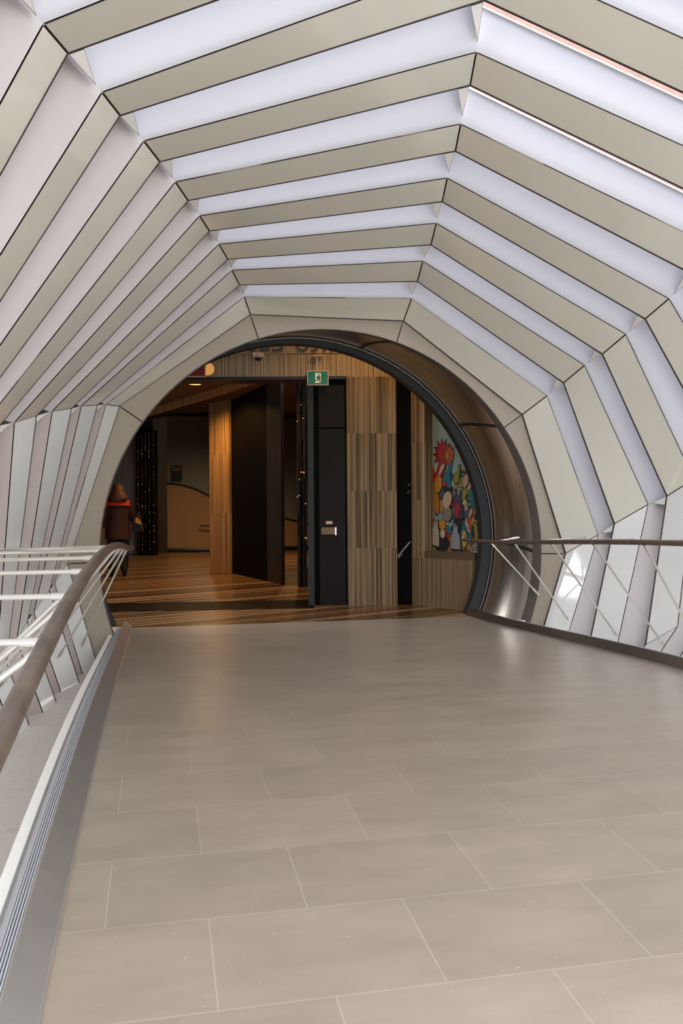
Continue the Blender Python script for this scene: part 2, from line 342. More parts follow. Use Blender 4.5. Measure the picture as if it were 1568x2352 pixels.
def rib(i):
    c = AX(rib_y(i, 'F')); c.z = CZ
    r = empty('tunnel_rib', c, ('beige glass-clad ten-sided rib framing the round doorway, nearest to it' if i == 7 else '%s beige glass-clad rib of the tunnel counted from the round doorway' % ORD[i]), 'rib', 'beige tunnel ribs')
    DB = 0.05
    back = MB()
    for v in SEGS:
        if v in (6, 7) and i > -3: pass
        a, b, c_, d = vert(i, v, 'N'), vert(i, v+1, 'N'), vert(i, v+1, 'F'), vert(i, v, 'F')
        L = (b-a).length; g = 0.006/L
        A, B, C, D = a.lerp(b, g), a.lerp(b, 1-g), d.lerp(c_, 1-g), d.lerp(c_, g)
        if v in (6, 7): continue          # under the deck, never seen
        patch(A, B, C, D, .012).build('cladding_panel', M['glass_lit'] if v in (-1, 4, 5, 8) else M['glass_panel'], r, smooth=30)
        # dark gasket along the far edge, thin one along the near edge
        t = MB(); n_ = Vector((0, -0.014, 0)); e_ = Vector((0, .002, 0)); d, c_ = outw(d, -.0015)+e_, outw(c_, -.0015)+e_
        t.prism([d, c_, c_+n_, d+n_], [outw(d, .02), outw(c_, .02), outw(c_+n_, .02), outw(d+n_, .02)])
        t.build('gasket', M['gasket'], r); t = MB(); n2 = Vector((0, 0.0035, 0)); a, b = outw(a, -.001), outw(b, -.001)
        t.prism([a, b, b+n2, a+n2], [outw(a, .008), outw(b, .008), outw(b+n2, .008), outw(a+n2, .008)])
        t.build('edge_line', M['edge_line'], r)
        a, b, c_, d = vert(i, v, 'N'), vert(i, v+1, 'N'), vert(i, v+1, 'F'), vert(i, v, 'F')
        pc = patch(outw(a, .014), outw(b, .014), outw(c_, .014), outw(d, .014), DB-.014); k0 = len(back.v)
        back.v += pc.v; back.f += [tuple(q+k0 for q in f) for f in pc.f]
    back.build('rib_core', M['gasket'], r)
    return r
def bay(i):      # recessed white panels between rib i and rib i+1
    y0 = rib_y(i, 'F'); c = AX(y0)
    r = empty('ceiling_bay', c, 'recessed white panel band between the %s and %s beige ribs from the doorway' % (ORD[i+1], ORD[i]), 'ceiling panel', 'white recessed bands')
    for v in SEGS:
        if v in (6, 7): continue
        gap = 0.012; d = 0.23
        special = (v == 2 and i in (1, 2, 0))
        if special: gap = 0.19; d = 0.10
        f0, f1 = vert(i, v, 'F'), vert(i, v+1, 'F'); n0, n1 = vert(i+1, v, 'N'), vert(i+1, v+1, 'N')
        G = Vector((0, gap, 0))
        F0, F1 = outw(f0+G, d), outw(f1+G, d)
        N0, N1 = outw(n0, 0.006), outw(n1, 0.006)
        patch(F0, F1, N1, N0, .012).build('recessed_panel', M['mauve_shade_panel'] if v in (-1, 8) else M['pale_mauve_shade_panel'] if v in (0, 4, 5) else M['white_panel'], r, smooth=30)
        if not special:
            m = MB(); e0, e1 = outw(f0+Vector((0, .004, 0)), .045), outw(f1+Vector((0, .004, 0)), .045); q = Vector((0, .006, 0))
            m.prism([e0, e1, F1, F0], [e0+q, e1+q, F1+q, F0+q]); m.build('clear_riser' if 1 <= v <= 3 else 'solid_riser', M['glass'] if 1 <= v <= 3 else M['gusset'], r)
        if special:
            m = MB(); e0, e1 = outw(f0, d), outw(f1, d)
            m.prism([e0, e1, F1, F0], [outw(e0, .006), outw(e1, .006), outw(F1, .006), outw(F0, .006)])
            m.build('clear_strip', M['glass'], r)
            m = MB(); q = Vector((0, -0.012, 0)); m.prism([F0, F1, F1+q, F0+q], [outw(F0, -.008), outw(F1, -.008), outw(F1+q, -.008), outw(F0+q, -.008)])
            m.build('metal_bead', M['steel'], r)
    # triangular fins at the folds, each leaning against one of the two panels
    for v, w_, wd in ((-1, 8, .05), (0, -1, .05), (1, 2, .075), (2, 1, .085), (3, 2, .075), (4, 5, .08), (5, 6, .07)):
        f = vert(i, v, 'F')+Vector((0, .006, 0)); n = vert(i+1, v, 'N'); q = vert(i, w_, 'F')+Vector((0, .006, 0))
        root = f+(q-f).normalized()*wd; tip = f.lerp(n, 0.80)
        cen = (f+root+tip)/3
        m = MB(); inn = [cen.lerp(p, .90) for p in (f, root, tip)]
        m.prism([outw(p, .001) for p in inn], [outw(p, .012) for p in inn]); m.build('fin', M['gusset'], r)
        m = MB(); m.prism([outw(p, .004) for p in (f, root, tip)], [outw(f, .016), outw(root, .016), outw(tip, .016)])
        m.prism([outw(f, .005), outw(tip, .005), outw(tip, .03), outw(f, .22)], [outw(f+(root-f)*.08, .005), outw(tip+(root-f)*.04, .005), outw(tip+(root-f)*.04, .03), outw(f+(root-f)*.08, .22)])
        m.build('fin_backing', M['gasket'], r)
    return r
FIRST = -2
for i in range(7, FIRST-1, -1):
    rib(i)
    if i < 7: bay(i)

# the rest of the tube behind the viewer, closed with the same panels up to its far mouth
m = MB(); l0 = [vert(FIRST, v, 'N') for v in SEGS]; cc = AX(l0[0].y)
l1 = [Vector((p.x, -1.6, p.z)) for p in l0]; l2 = [Vector((cc.x+(p.x-cc.x)*1.02, -1.6, cc.z+(p.z-cc.z)*1.02)) for p in l0]; l3 = [Vector((cc.x+(p.x-cc.x)*1.02, p.y, cc.z+(p.z-cc.z)*1.02)) for p in l0]
m.loft([l0, l1, l2, l3], wrap=True)
o = m.build('ceiling_near', M['white_panel']); tag(o, 'white panelled tube continuing towards the near end of the bridge', kind='structure')

# ------------------------------------------------------------------ the round doorway: annulus, barrel, frame
def circ(cx, cz, R, y, n=96, a0=0.0, a1=360.0):
    return [Vector((cx+R*math.cos(math.radians(a0+(a1-a0)*k/n)), y, cz+R*math.sin(math.radians(a0+(a1-a0)*k/n)))) for k in range(n)]
C0 = (1.616, -0.396, 2.136, 8.10); C1 = (1.430, -0.285, 2.085, 8.74); C2 = (1.405, -0.270, 2.010, 8.86)
gate = empty('round_doorway', (C0[0], C0[3], C0[1]), 'grey ten-sided surround with a round brushed-metal barrel doorway at the tunnel end', 'doorway')
ANG = [math.degrees(math.atan2(vert(7, v, 'F').z-C0[1], vert(7, v, 'F').x-C0[0])) % 360 for v in range(-1, 9)]
ANGU = sorted(range(10), key=lambda k: -ANG[k])
SEQ = [math.degrees(math.atan2(vert(7, v, 'F').z-C0[1], vert(7, v, 'F').x-C0[0])) for v in range(-1, 9)]
SEQ[0] = SEQ[0] % 360
for k in range(1, 10):
    while SEQ[k] > SEQ[k-1]: SEQ[k] -= 360
SEQ.append(SEQ[0]-360)
for k in range(10):
    p, q = vert(7, k-1, 'F'), vert(7, k if k < 9 else -1, 'F')
    ja = 0.10; n = 14; fr = []; inner = []
    for t in range(n+1):
        u = t/n; outer = p.lerp(q, 0.004+0.992*u); a = SEQ[k]+(SEQ[k+1]-SEQ[k])*(0.004+0.992*u)
        inn = Vector((C0[0]+C0[2]*math.cos(math.radians(a)), 8.10, C0[1]+C0[2]*math.sin(math.radians(a))))
        fr.append(outer+Vector((0, .012, 0))); inner.append(inn+Vector((0, .012, 0)))
    if k in (6, 7, 8) : continue
    m = MB(); t_ = Vector((0, .03, 0))
    m.loft([fr, inner, [x+t_ for x in inner], [x+t_ for x in fr]], closed=False, wrap=True)
    m.build('surround_panel', M['annulus'], gate)
m = MB(); m.loft([circ(C0[0], C0[1], 2.9, 8.150), circ(C0[0], C0[1], 2.139, 8.150), circ(C0[0], C0[1], 2.139, 8.19), circ(C0[0], C0[1], 2.9, 8.19)], wrap=True)
m.build('backing_plate', M['gasket'], gate)
def lerp3(t): return [C0[k]+(C1[k]-C0[k])*t for k in range(4)]
def barrel_c(t):        # rounded lip at the front, nearly straight further in
    g = lerp3(1-(1-t)**2.3); return [g[0], g[1], g[2], C0[3]+(C1[3]-C0[3])*t]
def barrel_loop(t, out=0.0, n=128):
    a = barrel_c(t); return circ(a[0], a[1], a[2]+out, a[3], n)
m = MB(); m.loft([circ(C0[0], C0[1], 2.139, 8.106, 128), circ(C0[0], C0[1], 2.131, 8.106, 128), barrel_loop(0.04, -.003), barrel_loop(0.08, -.003), barrel_loop(0.12, -.003), barrel_loop(0.12, .004), barrel_loop(0.04, .004)], wrap=True)
m.build('rim', M['brown_rim'], gate, smooth=30)
bar = MB(); lo = []
for t in (0.115, 0.18, 0.26, 0.34, 0.42, 0.5, 0.6, 0.7, 0.85, 1.0):
    lo.append(barrel_loop(t))
bar.loft(lo)
# brushed metal with streaks round the barrel
bm_ = mat('brushed_metal', (0.42, 0.40, 0.37, 1), 0.27, 1.0); b = bm_.node_tree.nodes['Principled BSDF']
t = node(bm_, 'ShaderNodeTexCoord'); mp = node(bm_, 'ShaderNodeMapping'); mp.inputs['Scale'].default_value = (1.2, 26, 1.2); link(bm_, t.outputs['Object'], mp.inputs[0])
n = node(bm_, 'ShaderNodeTexNoise'); n.inputs['Scale'].default_value = 1.5; n.inputs['Detail'].default_value = 6; link(bm_, mp.outputs[0], n.inputs['Vector'])
r = node(bm_, 'ShaderNodeValToRGB'); r.color_ramp.elements[0].position = .3; r.color_ramp.elements[0].color = (0.50, 0.46, 0.41, 1); r.color_ramp.elements[1].position = .7; r.color_ramp.elements[1].color = (0.80, 0.71, 0.60, 1)
link(bm_, n.outputs['Fac'], r.inputs[0]); link(bm_, r.outputs[0], b.inputs['Base Color']); M['brushed'] = bm_
bar.build('barrel', M['brushed'], gate, smooth=60)
for a in (SEQ[0], SEQ[1], SEQ[2], SEQ[3], SEQ[4], SEQ[5]):
    a = math.radians(a); m = MB(); lo = []
    for t in (0.12, 0.19, 0.26, 0.34, 0.42, 0.5, 0.6, 0.7, 0.85, 1.0):
        c = barrel_c(t); R = c[2]; rad = Vector((math.cos(a), 0, math.sin(a))); tan = Vector((-math.sin(a), 0, math.cos(a)))*0.018
        p = Vector((c[0], c[3], c[1]))+rad*R
        lo.append([p-rad*.006-tan, p-rad*.006+tan, p+rad*.01+tan, p+rad*.01-tan])
    m.loft(lo); m.build('joint_strip', M['dark'], gate)
m = MB(); m.loft([circ(C1[0], C1[1], 2.11, 8.74), circ(C1[0], C1[1], 2.080, 8.74), circ(C1[0], C1[1], 2.080, 8.775), circ(C1[0], C1[1], 2.065, 8.775), circ(C1[0], C1[1], 2.065, 8.80), circ(C1[0], C1[1], 2.11, 8.80)], wrap=True)
m.build('groove', M['dark'], gate, smooth=30)
m = MB(); m.loft([circ(C1[0], C1[1], 2.070, 8.765), circ(C1[0], C1[1], 2.063, 8.765), circ(C1[0], C1[1], 2.063, 8.774), circ(C1[0], C1[1], 2.070, 8.774)], wrap=True)
m.build('groove_bead', M['steel_dark'], gate, smooth=30)
m = MB(); m.loft([circ(C2[0], C2[1]+.004, 2.110, 8.802), circ(C2[0], C2[1], 2.010, 8.86), circ(C2[0], C2[1], 2.010, 8.99), circ(C2[0], C2[1], 2.11, 8.99)], wrap=True)
m.build('inner_frame', M['frame'], gate, smooth=30)
# facade wall round the doorway
def rect_loop(y, n=96):
    out = []
    for k in range(n):
        a = 2*math.pi*k/n; dx, dzz = math.cos(a), math.sin(a)
        t = min((14-C2[0])/dx if dx > 1e-6 else (-12-C2[0])/dx if dx < -1e-6 else 1e9, (3.0-C2[1])/dzz if dzz > 1e-6 else (-2.6-C2[1])/dzz if dzz < -1e-6 else 1e9)
        out.append(Vector((C2[0]+dx*t, y, C2[1]+dzz*t)))
    return out
m = MB(); m.loft([circ(C2[0], C2[1], 2.03, 8.90), rect_loop(8.90), rect_loop(8.98), circ(C2[0], C2[1], 2.03, 8.98)], wrap=True)
o = m.build('wall_front', M['frame']); tag(o, 'dark wall around the round doorway', kind='structure')
# pale threshold pieces at the left foot of the doorway
m = MB(); m.box(-0.52, XL-0.083, 8.14, 8.68, LZ-0.25, LZ+0.012); o = m.build('trim_1', M['side_floor'], bevel=.004); tag(o, 'pale threshold block at the left foot of the doorway', kind='structure')
m = MB(); m.box(XR+0.083, 3.75, 8.14, 8.68, LZ-0.25, LZ+0.012); o = m.build('trim_2', M['side_floor'], bevel=.004); tag(o, 'pale threshold block at the right foot of the doorway', kind='structure')

# ------------------------------------------------------------------ handrails with their rods
def wall_x(y, z, side):
    """x of the tube's inner surface at height z, found on the rib outline at y"""
    i = (y-8.1)/S+7; i0 = math.floor(i); t = i-i0
    pts = []
    for v in range(-1, 9):
        a = vert(i0, v, 'F'); b = vert(min(i0+1, 7), v, 'F'); pts.append(a.lerp(b, t))
    best = None
    for k in range(10):
        p, q = pts[k], pts[(k+1) % 10]
        if (p.z-z)*(q.z-z) <= 0 and abs(p.z-q.z) > 1e-6:
            x = p.x+(q.x-p.x)*(z-p.z)/(q.z-p.z)
            if side < 0 and (best is None or x < best): best = x
            if side > 0 and (best is None or x > best): best = x
    return best
def rod(root, a, b):
    a, b = Vector(a), Vector(b); d = (b-a).normalized()
    m = MB(); m.tube([a, b-d*0.055], 0.0085, 14); s = m.build('rod', M['rod'], root, smooth=40)
    def fit(p0, p1, parent):
        m = MB(); m.tube([p0, p1], 0.0125, 14); q = (p1-p0).normalized(); m.tube([p1, p1+q*.012], 0.006, 8); m.sphere(tuple(p1+q*0.012), 0.011)
        f = m.build('clevis', M['rod'], None, smooth=40); f.parent = parent; f.matrix_parent_inverse = Matrix.Identity(4)
    fit(b-d*0.075, b-d*0.012, s)
    m = MB(); m.tube([a, a+d*0.05], 0.0115, 14); f = m.build('rod_socket', M['rod'], None, smooth=40); f.parent = s; f.matrix_parent_inverse = Matrix.Identity(4)
def railing(side):
    x = -0.25 if side < 0 else 3.2
    off = lambda y: 0.785+0.05*max(0, math.sin(min(1, max(0, (y-1.5)/6.9))*math.pi)) if side < 0 else 0.806
    ye = 8.5 if side < 0 else 8.84
    r = empty('handrail', (x, 4.5, deck_z(4.5)), ('brown handrail on the left of the deck, curving away, with pale rods' if side < 0 else 'brown handrail on the right of the deck with diagonal pale rods'), 'railing')
    path = []; y = 0.3
    while y < ye-0.001:
        path.append((x, y, deck_z(y)+off(y))); y += 0.12
    path.append((x, ye, deck_z(ye)+off(ye)))
    m = MB(); m.tube(path, 0.0215 if side < 0 else 0.019, 20); m.build('rail', M['rail'], r, smooth=40)
    m = MB(); m.tube([(x, ye, path[-1][2]), (x, ye+0.012, path[-1][2])], 0.0205, 20); m.build('end_cap', M['steel'], r, smooth=40)
    if side < 0:
        yj = 1.72; z = deck_z(2.02)+off(2.02); m = MB(); m.tube([(x, 2.02, z), (x, 2.026, z+.0006)], 0.0219, 20); m.build('joint_band', M['steel_dark'], r, smooth=40)
    nodes = [(8.1-(7-i)*S-WD-0.40, rib_y(i, 'N')) for i in range(7, -3, -1)] if side < 0 else [(8.08, 8.06), (7.50, 7.80), (6.74, 7.21), (6.02, 6.62), (5.32, 6.03), (4.70, 5.44), (4.08, 4.85)]
    for yn, yw in nodes:
        zn = deck_z(yn)+off(yn)
        if side < 0:
            z2 = zn-0.03; yb = yw; za = -1.14
        else:
            z2 = -0.265; yb = yw; za = {8.06: -0.836, 7.80: -1.06}.get(yw, -1.14)
        if yw == 8.06:
            xa, xb = 3.50, 3.705
        else:
            xa = wall_x(yb, z2, side); xb = wall_x(yb, za, side)
        rod(r, (x+side*0.014, yn, zn-0.004), (xa-side*0.01, yb, z2))
        rod(r, (x+side*0.010, yn, zn-0.015), (xb-side*0.01, yb, za))
railing(-1); railing(1)

# ------------------------------------------------------------------ the lobby beyond
ZC = 2.2
def gp(px, d):                       # lobby point on the horizon plane: column px, depth d along the view axis
    p = cf*d + cr0*((px-784)/F_PX*d); return Vector((p.x, p.y, 0))
def zz(py, px, d):                   # height seen at row py
    return d*((1176-py)/F_PX + math.sin(ROLL)*0 + (px-784)/F_PX*ROLL)
def wall(name, p0, p1, z0, z1, th, mt, parent=None, label=None, cat=None, kind=None, bevel=0):
    d = (p1-p0); L = d.length; a = math.atan2(d.y, d.x)
    m = MB(); m.box(0, L, 0, th, 0, z1-z0)
    mw = Matrix.Translation((p0.x, p0.y, z0)) @ Matrix.Rotation(a, 4, 'Z')
    o = m.build(name, mt, None, bevel=bevel, mw=mw)
    if parent is not None:
        bpy.context.view_layer.update(); o.parent = parent; o.matrix_parent_inverse = parent.matrix_world.inverted()
    return tag(o, label, cat, kind=kind)
m = MB(); m.box(-12, 14, YEND+0.001, 34, LZ-0.3, LZ)
o = m.build('floor_lobby', M['lobby_floor']); tag(o, 'amber streaked stone lobby floor beyond the doorway', kind='structure')
# dark stone band across the floor
a, b = gp(-200, 9.62), gp(720, 10.42); nrm = Vector((0, 0, .004))
m = MB()
for (p, q) in (((-300, 10.0), (720, 10.62)),):
    A = gp(p[0], 9.55); B = gp(q[0], 10.05); C = gp(q[0], 11.0); D = gp(p[0], 10.4)
    for v in (A, B, C, D): v.z = LZ
    m.prism([A, B, C, D], [v+nrm for v in (A, B, C, D)])
o = m.build('trim_3', M['black_stone']); tag(o, 'black stone band across the lobby floor', kind='structure')
D1 = 10.3
# header over the opening
wall('wall_header', gp(300, D1), gp(1180, D1), 1.60, 1.885, 0.30, M['marble_header'], label='striped marble header above the lobby opening', kind='structure')
wall('trim_4', gp(300, D1-0.02), gp(798, D1-0.02), 1.575, 1.61, 0.33, M['dark'], label='black edge under the marble header', kind='structure')
wall('wall_fascia', gp(280, D1-0.01), gp(1180, D1-0.01), 1.885, 3.0, 0.3, mat('plain_marble_fascia', (0.40, 0.27, 0.16, 1), .5, noise=.05, nscale=8), label='plain tan fascia with reversed lettering above the header', kind='structure')
# lobby ceilings
m = MB(); m.box(-12, 14, 8.99, 10.2, 2.85, 3.0); o = m.build('ceiling_entry', M['dark']); tag(o, 'dark ceiling just inside the doorway', kind='structure')
m = MB(); A = [gp(-900, D1+.3), gp(1300, D1+.3), gp(1300, 12.5), gp(706, 12.5), gp(300, 19.55), gp(-900, 19.55)]
m.prism([v+Vector((0, 0, ZC)) for v in A], [v+Vector((0, 0, ZC+.2)) for v in A])
o = m.build('ceiling', mat('lobby_ceiling', (0.15, 0.085, 0.045, 1), .6)); tag(o, 'brown lobby ceiling', kind='structure')
m = MB(); A = [gp(-1150, 12.5), gp(1500, 12.5), gp(1400, 30), gp(-1150, 30)]
m.prism([v+Vector((0, 0, 2.88)) for v in A], [v+Vector((0, 0, 3.0)) for v in A])
o = m.build('ceiling_far', bpy.data.materials['lobby_ceiling']); tag(o, 'higher ceiling of the far room', kind='structure')
wall('wall_end', gp(-1150, 29), gp(1500, 29.3), LZ, 3.0, .2, M['marble_dark'], label='end wall of the far room', kind='structure')
# outer lobby walls that close the room
wall('wall_left', gp(-1150, 29), gp(-900, 8.2), LZ, 3.0, .2, M['marble_dark'], label='far left lobby wall', kind='structure')
wall('wall_right', gp(1500, 9.0), gp(1300, 30), LZ, 3.0, .2, M['marble_dark'], label='far right lobby wall', kind='structure')

# straight wall right of the opening, at the depth of the header
jb = wall('marble_jamb', gp(707, D1+.02), gp(721, D1+.02), LZ, 1.58, .10, mat('grey_metal_edge', (0.024, 0.026, 0.025, 1), .5, .0, .2), label='narrow grey metal jamb at the left of the dark door', cat='jamb')
wall('wall_door_surround', gp(721, D1+.06), gp(800, D1+.06), LZ, 1.6, .3, M['black_stone'], label='black stone around the dark door', kind='structure')
door = empty('door_1', gp(758, D1)+Vector((0, 0, LZ)), 'dark brown lobby door with a metal push plate', kind='structure')
brown = mat('dark_brown_door', (0.010, 0.007, 0.006, 1), .5, 0, .1)
wall('door_leaf', gp(733, D1+.02), gp(793, D1+.02), LZ, zz(985, 763, D1), .05, brown, door)
wall('door_leaf', gp(733, D1+.02), gp(793, D1+.02), zz(981, 763, D1), zz(884, 763, D1), .05, brown, door)
wall('push_bar', gp(737, D1-.03), gp(771, D1-.05), zz(1228, 755, D1), zz(1211, 755, D1), .04, mat('bronze_bar', (0.16, 0.10, 0.06, 1), .4, .6), door, bevel=.004)
wall('bar_end', gp(769, D1-.05), gp(772, D1-.05), zz(1229, 755, D1), zz(1211, 755, D1), .05, M['steel'], door)
wall('door_plate', gp(748, D1+.005), gp(763, D1+.005), zz(1204, 755, D1), zz(1197, 755, D1), .02, mat('copper_plate', (0.42, 0.24, 0.16, 1), .4, .3), door)
wall('marble_pier', gp(797, D1-.03), gp(911, D1-.03), LZ, 1.598, .22, M['marble'], label='wide striped marble pier right of the dark door', cat='pillar')
st = wall('stone_panel', gp(911, D1+.05), gp(945, D1+.02), LZ, 1.9, .2, M['black_stone'], label='narrow black stone strip with pale veins right of the marble pier', cat='wall panel')
vein = mat('pale_vein', (0.24, 0.19, 0.14, 1), .5)
m = MB()
def strip_pts(pts, wd, d):
    for (p, q) in zip(pts[:-1], pts[1:]):
        A = gp(p[0], d); A.z = zz(p[1], p[0], d); B = gp(q[0], d); B.z = zz(q[1], q[0], d)
        t = (B-A).normalized(); n = Vector((-t.z*cr0.x, -t.z*cr0.y, t.dot(cr0)))*wd; f = cf*-.004
        m.prism([A-n, B-n*.7, B+n*.7, A+n], [A-n+f, B-n*.7+f, B+n*.7+f, A+n+f])
strip_pts([(912, 1278), (920, 1269), (930, 1257), (941, 1244)], .009, D1+.02); strip_pts([(914, 1282), (923, 1272)], .005, D1+.02)
strip_pts([(935, 1134), (942, 1126)], .003, D1+.02); strip_pts([(937, 1116), (943, 1110)], .003, D1+.02)
o = m.build('vein', vein); bpy.context.view_layer.update(); o.parent = st; o.matrix_parent_inverse = st.matrix_world.inverted()
# angled wall with the recessed mural
W0, W1 = gp(943, 10.34), gp(1160, 8.98+.25)
dirW = (W1-W0).normalized(); nrmW = Vector((dirW.y, -dirW.x, 0))      # towards the deck
def onW(px, back=0.0):          # point of the angled wall seen in column px
    r = cf + cr0*((px-784)/F_PX); W = W0 - nrmW*back
    # solve r*t = W + dirW*s
    det = r.x*(-dirW.y)-(-dirW.x)*r.y
    t = (W.x*(-dirW.y)-(-dirW.x)*W.y)/det
    return r*t, t
p975, d975 = onW(975); p1100, d1100 = onW(1100)
sill_z = zz(1266, 975, d975)
end = W0+dirW*((9.06-W0.y)/dirW.y)
wall('wall_mural_base', W0, end, LZ, sill_z-.08, .3, M['marble_fine'], label='fine striped marble wall under the mural', kind='structure')
wall('wall_mural_side', W0, p975, sill_z-.08, 2.7, .3, M['marble'], label='striped marble strip left of the mural niche', kind='structure')
wall('niche_sill', p975, end, sill_z-.08, sill_z, .22, mat('tan_sill', (0.085, 0.052, 0.023, 1), .5), label='brown sill along the bottom of the mural niche', cat='sill')
q0, dq = onW(990, 0.14); q0b = p975 + Vector((0, 0, 0))
wall('wall_niche_reveal', p975, q0, sill_z, 2.7, .03, mat('tan_reveal', (0.27, 0.205, 0.14, 1), .55), label='tan side of the mural niche', kind='structure')
mu_root = empty('mural', q0+dirW*.9+Vector((0, 0, sill_z)), 'tall mural of crowded bright cartoon-like shapes on pale blue in the niche', 'mural')
# mural board and its painted shapes (generic, made up)
def board_mat():
    m = mat('mural_paint', (0.30, 0.46, 0.48, 1), .5); b = m.node_tree.nodes['Principled BSDF']
    t = node(m, 'ShaderNodeTexCoord'); mp = node(m, 'ShaderNodeMapping'); mp.inputs['Scale'].default_value = (1.5, 1, 1); link(m, t.outputs['Object'], mp.inputs[0])
    nz = node(m, 'ShaderNodeTexNoise'); nz.inputs['Scale'].default_value = 6; link(m, mp.outputs[0], nz.inputs['Vector'])
    ad = node(m, 'ShaderNodeMixRGB'); ad.blend_type = 'ADD'; ad.inputs[0].default_value = .22; link(m, mp.outputs[0], ad.inputs[1]); link(m, nz.outputs['Color'], ad.inputs[2])
    v = node(m, 'ShaderNodeTexVoronoi'); v.inputs['Scale'].default_value = 8.5; link(m, ad.outputs[0], v.inputs['Vector'])
    e_ = node(m, 'ShaderNodeTexVoronoi'); e_.feature = 'DISTANCE_TO_EDGE'; e_.inputs['Scale'].default_value = 8.5; link(m, ad.outputs[0], e_.inputs['Vector'])
    s = node(m, 'ShaderNodeSeparateColor'); link(m, v.outputs['Color'], s.inputs[0])
    r = node(m, 'ShaderNodeValToRGB'); r.color_ramp.interpolation = 'CONSTANT'; link(m, s.outputs[0], r.inputs[0])
    pal = [(0.45, 0.02, 0.02), (0.01, 0.01, 0.015), (0.55, 0.28, 0.05), (0.50, 0.42, 0.32), (0.02, 0.19, 0.26), (0.55, 0.08, 0.02), (0.02, 0.02, 0.03), (0.30, 0.30, 0.05), (0.30, 0.28, 0.26), (0.02, 0.10, 0.10), (0.62, 0.50, 0.36), (0.08, 0.07, 0.12), (0.25, 0.40, 0.45)]
    el = r.color_ramp.elements; el[0].color = pal[0]+(1,); el[1].position = 1/13; el[1].color = pal[1]+(1,)
    for k in range(2, 13):
        q = el.new(k/13); q.color = pal[k]+(1,)
    for q in el: q.color = tuple(c*.62 for c in q.color[:3])+(1,)
    lt = node(m, 'ShaderNodeMath'); lt.operation = 'LESS_THAN'; lt.inputs[1].default_value = 0.035; link(m, e_.outputs['Distance'], lt.inputs[0])
    mx = node(m, 'ShaderNodeMixRGB'); link(m, lt.outputs[0], mx.inputs[0]); link(m, r.outputs[0], mx.inputs[1]); mx.inputs[2].default_value = (0.006, 0.006, 0.007, 1)
    # ragged upper edge of the crowd
    sp = node(m, 'ShaderNodeSeparateXYZ'); link(m, t.outputs['Object'], sp.inputs[0])
    n2 = node(m, 'ShaderNodeTexNoise'); n2.inputs['Scale'].default_value = 9; link(m, t.outputs['Object'], n2.inputs['Vector'])
    a1 = node(m, 'ShaderNodeMath'); a1.operation = 'MULTIPLY_ADD'; a1.inputs[1].default_value = .35; link(m, n2.outputs['Fac'], a1.inputs[0]); link(m, sp.outputs['Z'], a1.inputs[2])
    gt = node(m, 'ShaderNodeMath'); gt.operation = 'GREATER_THAN'; gt.inputs[1].default_value = 1.10; link(m, a1.outputs[0], gt.inputs[0])
    mx2 = node(m, 'ShaderNodeMixRGB'); link(m, gt.outputs[0], mx2.inputs[0]); link(m, mx.outputs[0], mx2.inputs[1]); mx2.inputs[2].default_value = (0.19, 0.29, 0.30, 1)
    link(m, mx2.outputs[0], b.inputs['Base Color']); return m
wall('board', q0, q0+dirW*((9.06-q0.y)/dirW.y), sill_z, 2.7, .04, board_mat(), mu_root)
def shape(name, pts, col, lift):
    """flat painted shape on the board; pts in pixels of the photograph"""
    col = tuple(c*.62 for c in col[:3])+(1,); out = []
    for (px, py) in pts:
        p, d = onW(px, 0.14); p = p.copy(); p.z = zz(py, px, d); out.append(p+nrmW*(.003+lift))
    m = MB(); m.prism(out, [p+nrmW*.002 for p in out])
    mt = bpy.data.materials.get('paint_%d_%d_%d' % tuple(int(c*255) for c in col[:3])) or mat('paint_%d_%d_%d' % tuple(int(c*255) for c in col[:3]), col, .5)
    o = m.build(name, mt); bpy.context.view_layer.update(); o.parent = mu_root; o.matrix_parent_inverse = mu_root.matrix_world.inverted()
BLK = (0.006, 0.006, 0.007, 1)
def blob(cx, cy, rx, ry, rot=0, n=18, spiky=0, ph=0):
    out = []
    for k in range(n):
        a = 2*math.pi*k/n; f = 1+(spiky if k % 2 else -spiky)
        x, y = rx*f*math.cos(a+ph), ry*f*math.sin(a+ph); out.append((cx+x*math.cos(rot)-y*math.sin(rot), cy+x*math.sin(rot)+y*math.cos(rot)))
    return out
def outlined(name, pts, col, lift):
    cx = sum(p[0] for p in pts)/len(pts); cy = sum(p[1] for p in pts)/len(pts)
    big = [(cx+(x-cx)*1.13, cy+(y-cy)*1.10) for x, y in pts]
    shape(name+'_outline', big, BLK, lift); shape(name, pts, col, lift+.0025)
RED = (0.36, 0.008, 0.010, 1)
outlined('red_burst', blob(1018, 1044, 17, 30, 0, 26, .22), RED, 0)
outlined('orange_burst', blob(1034, 1046, 9, 20, .1, 22, .2), (0.55, 0.10, 0.015, 1), .005)
outlined('tan_oval', blob(1030, 1046, 5, 9), (0.42, 0.22, 0.07, 1), .010)
outlined('red_wedge', [(995, 1068), (1001, 1090), (1010, 1060), (1022, 1058), (1024, 1075), (1012, 1100), (998, 1108), (991, 1098)], RED, .001)
outlined('cream_feather', [(1001, 1083), (1004, 1066), (1009, 1058), (1008, 1070), (1003, 1085)], (0.55, 0.46, 0.34, 1), .006)
outlined('cream_feather', [(1008, 1091), (1015, 1070), (1023, 1063), (1022, 1073), (1012, 1092)], (0.55, 0.46, 0.34, 1), .006)
outlined('amber_body', blob(1007, 1112, 9, 20, .1), (0.52, 0.25, 0.02, 1), .003)
outlined('teal_shape', [(1022, 1090), (1028, 1086), (1033, 1064), (1041, 1062), (1035, 1092), (1038, 1118), (1030, 1121), (1028, 1106), (1021, 1106)], (0.01, 0.17, 0.24, 1), .004)
outlined('black_mass', blob(1030, 1124, 10, 10), BLK, .003)
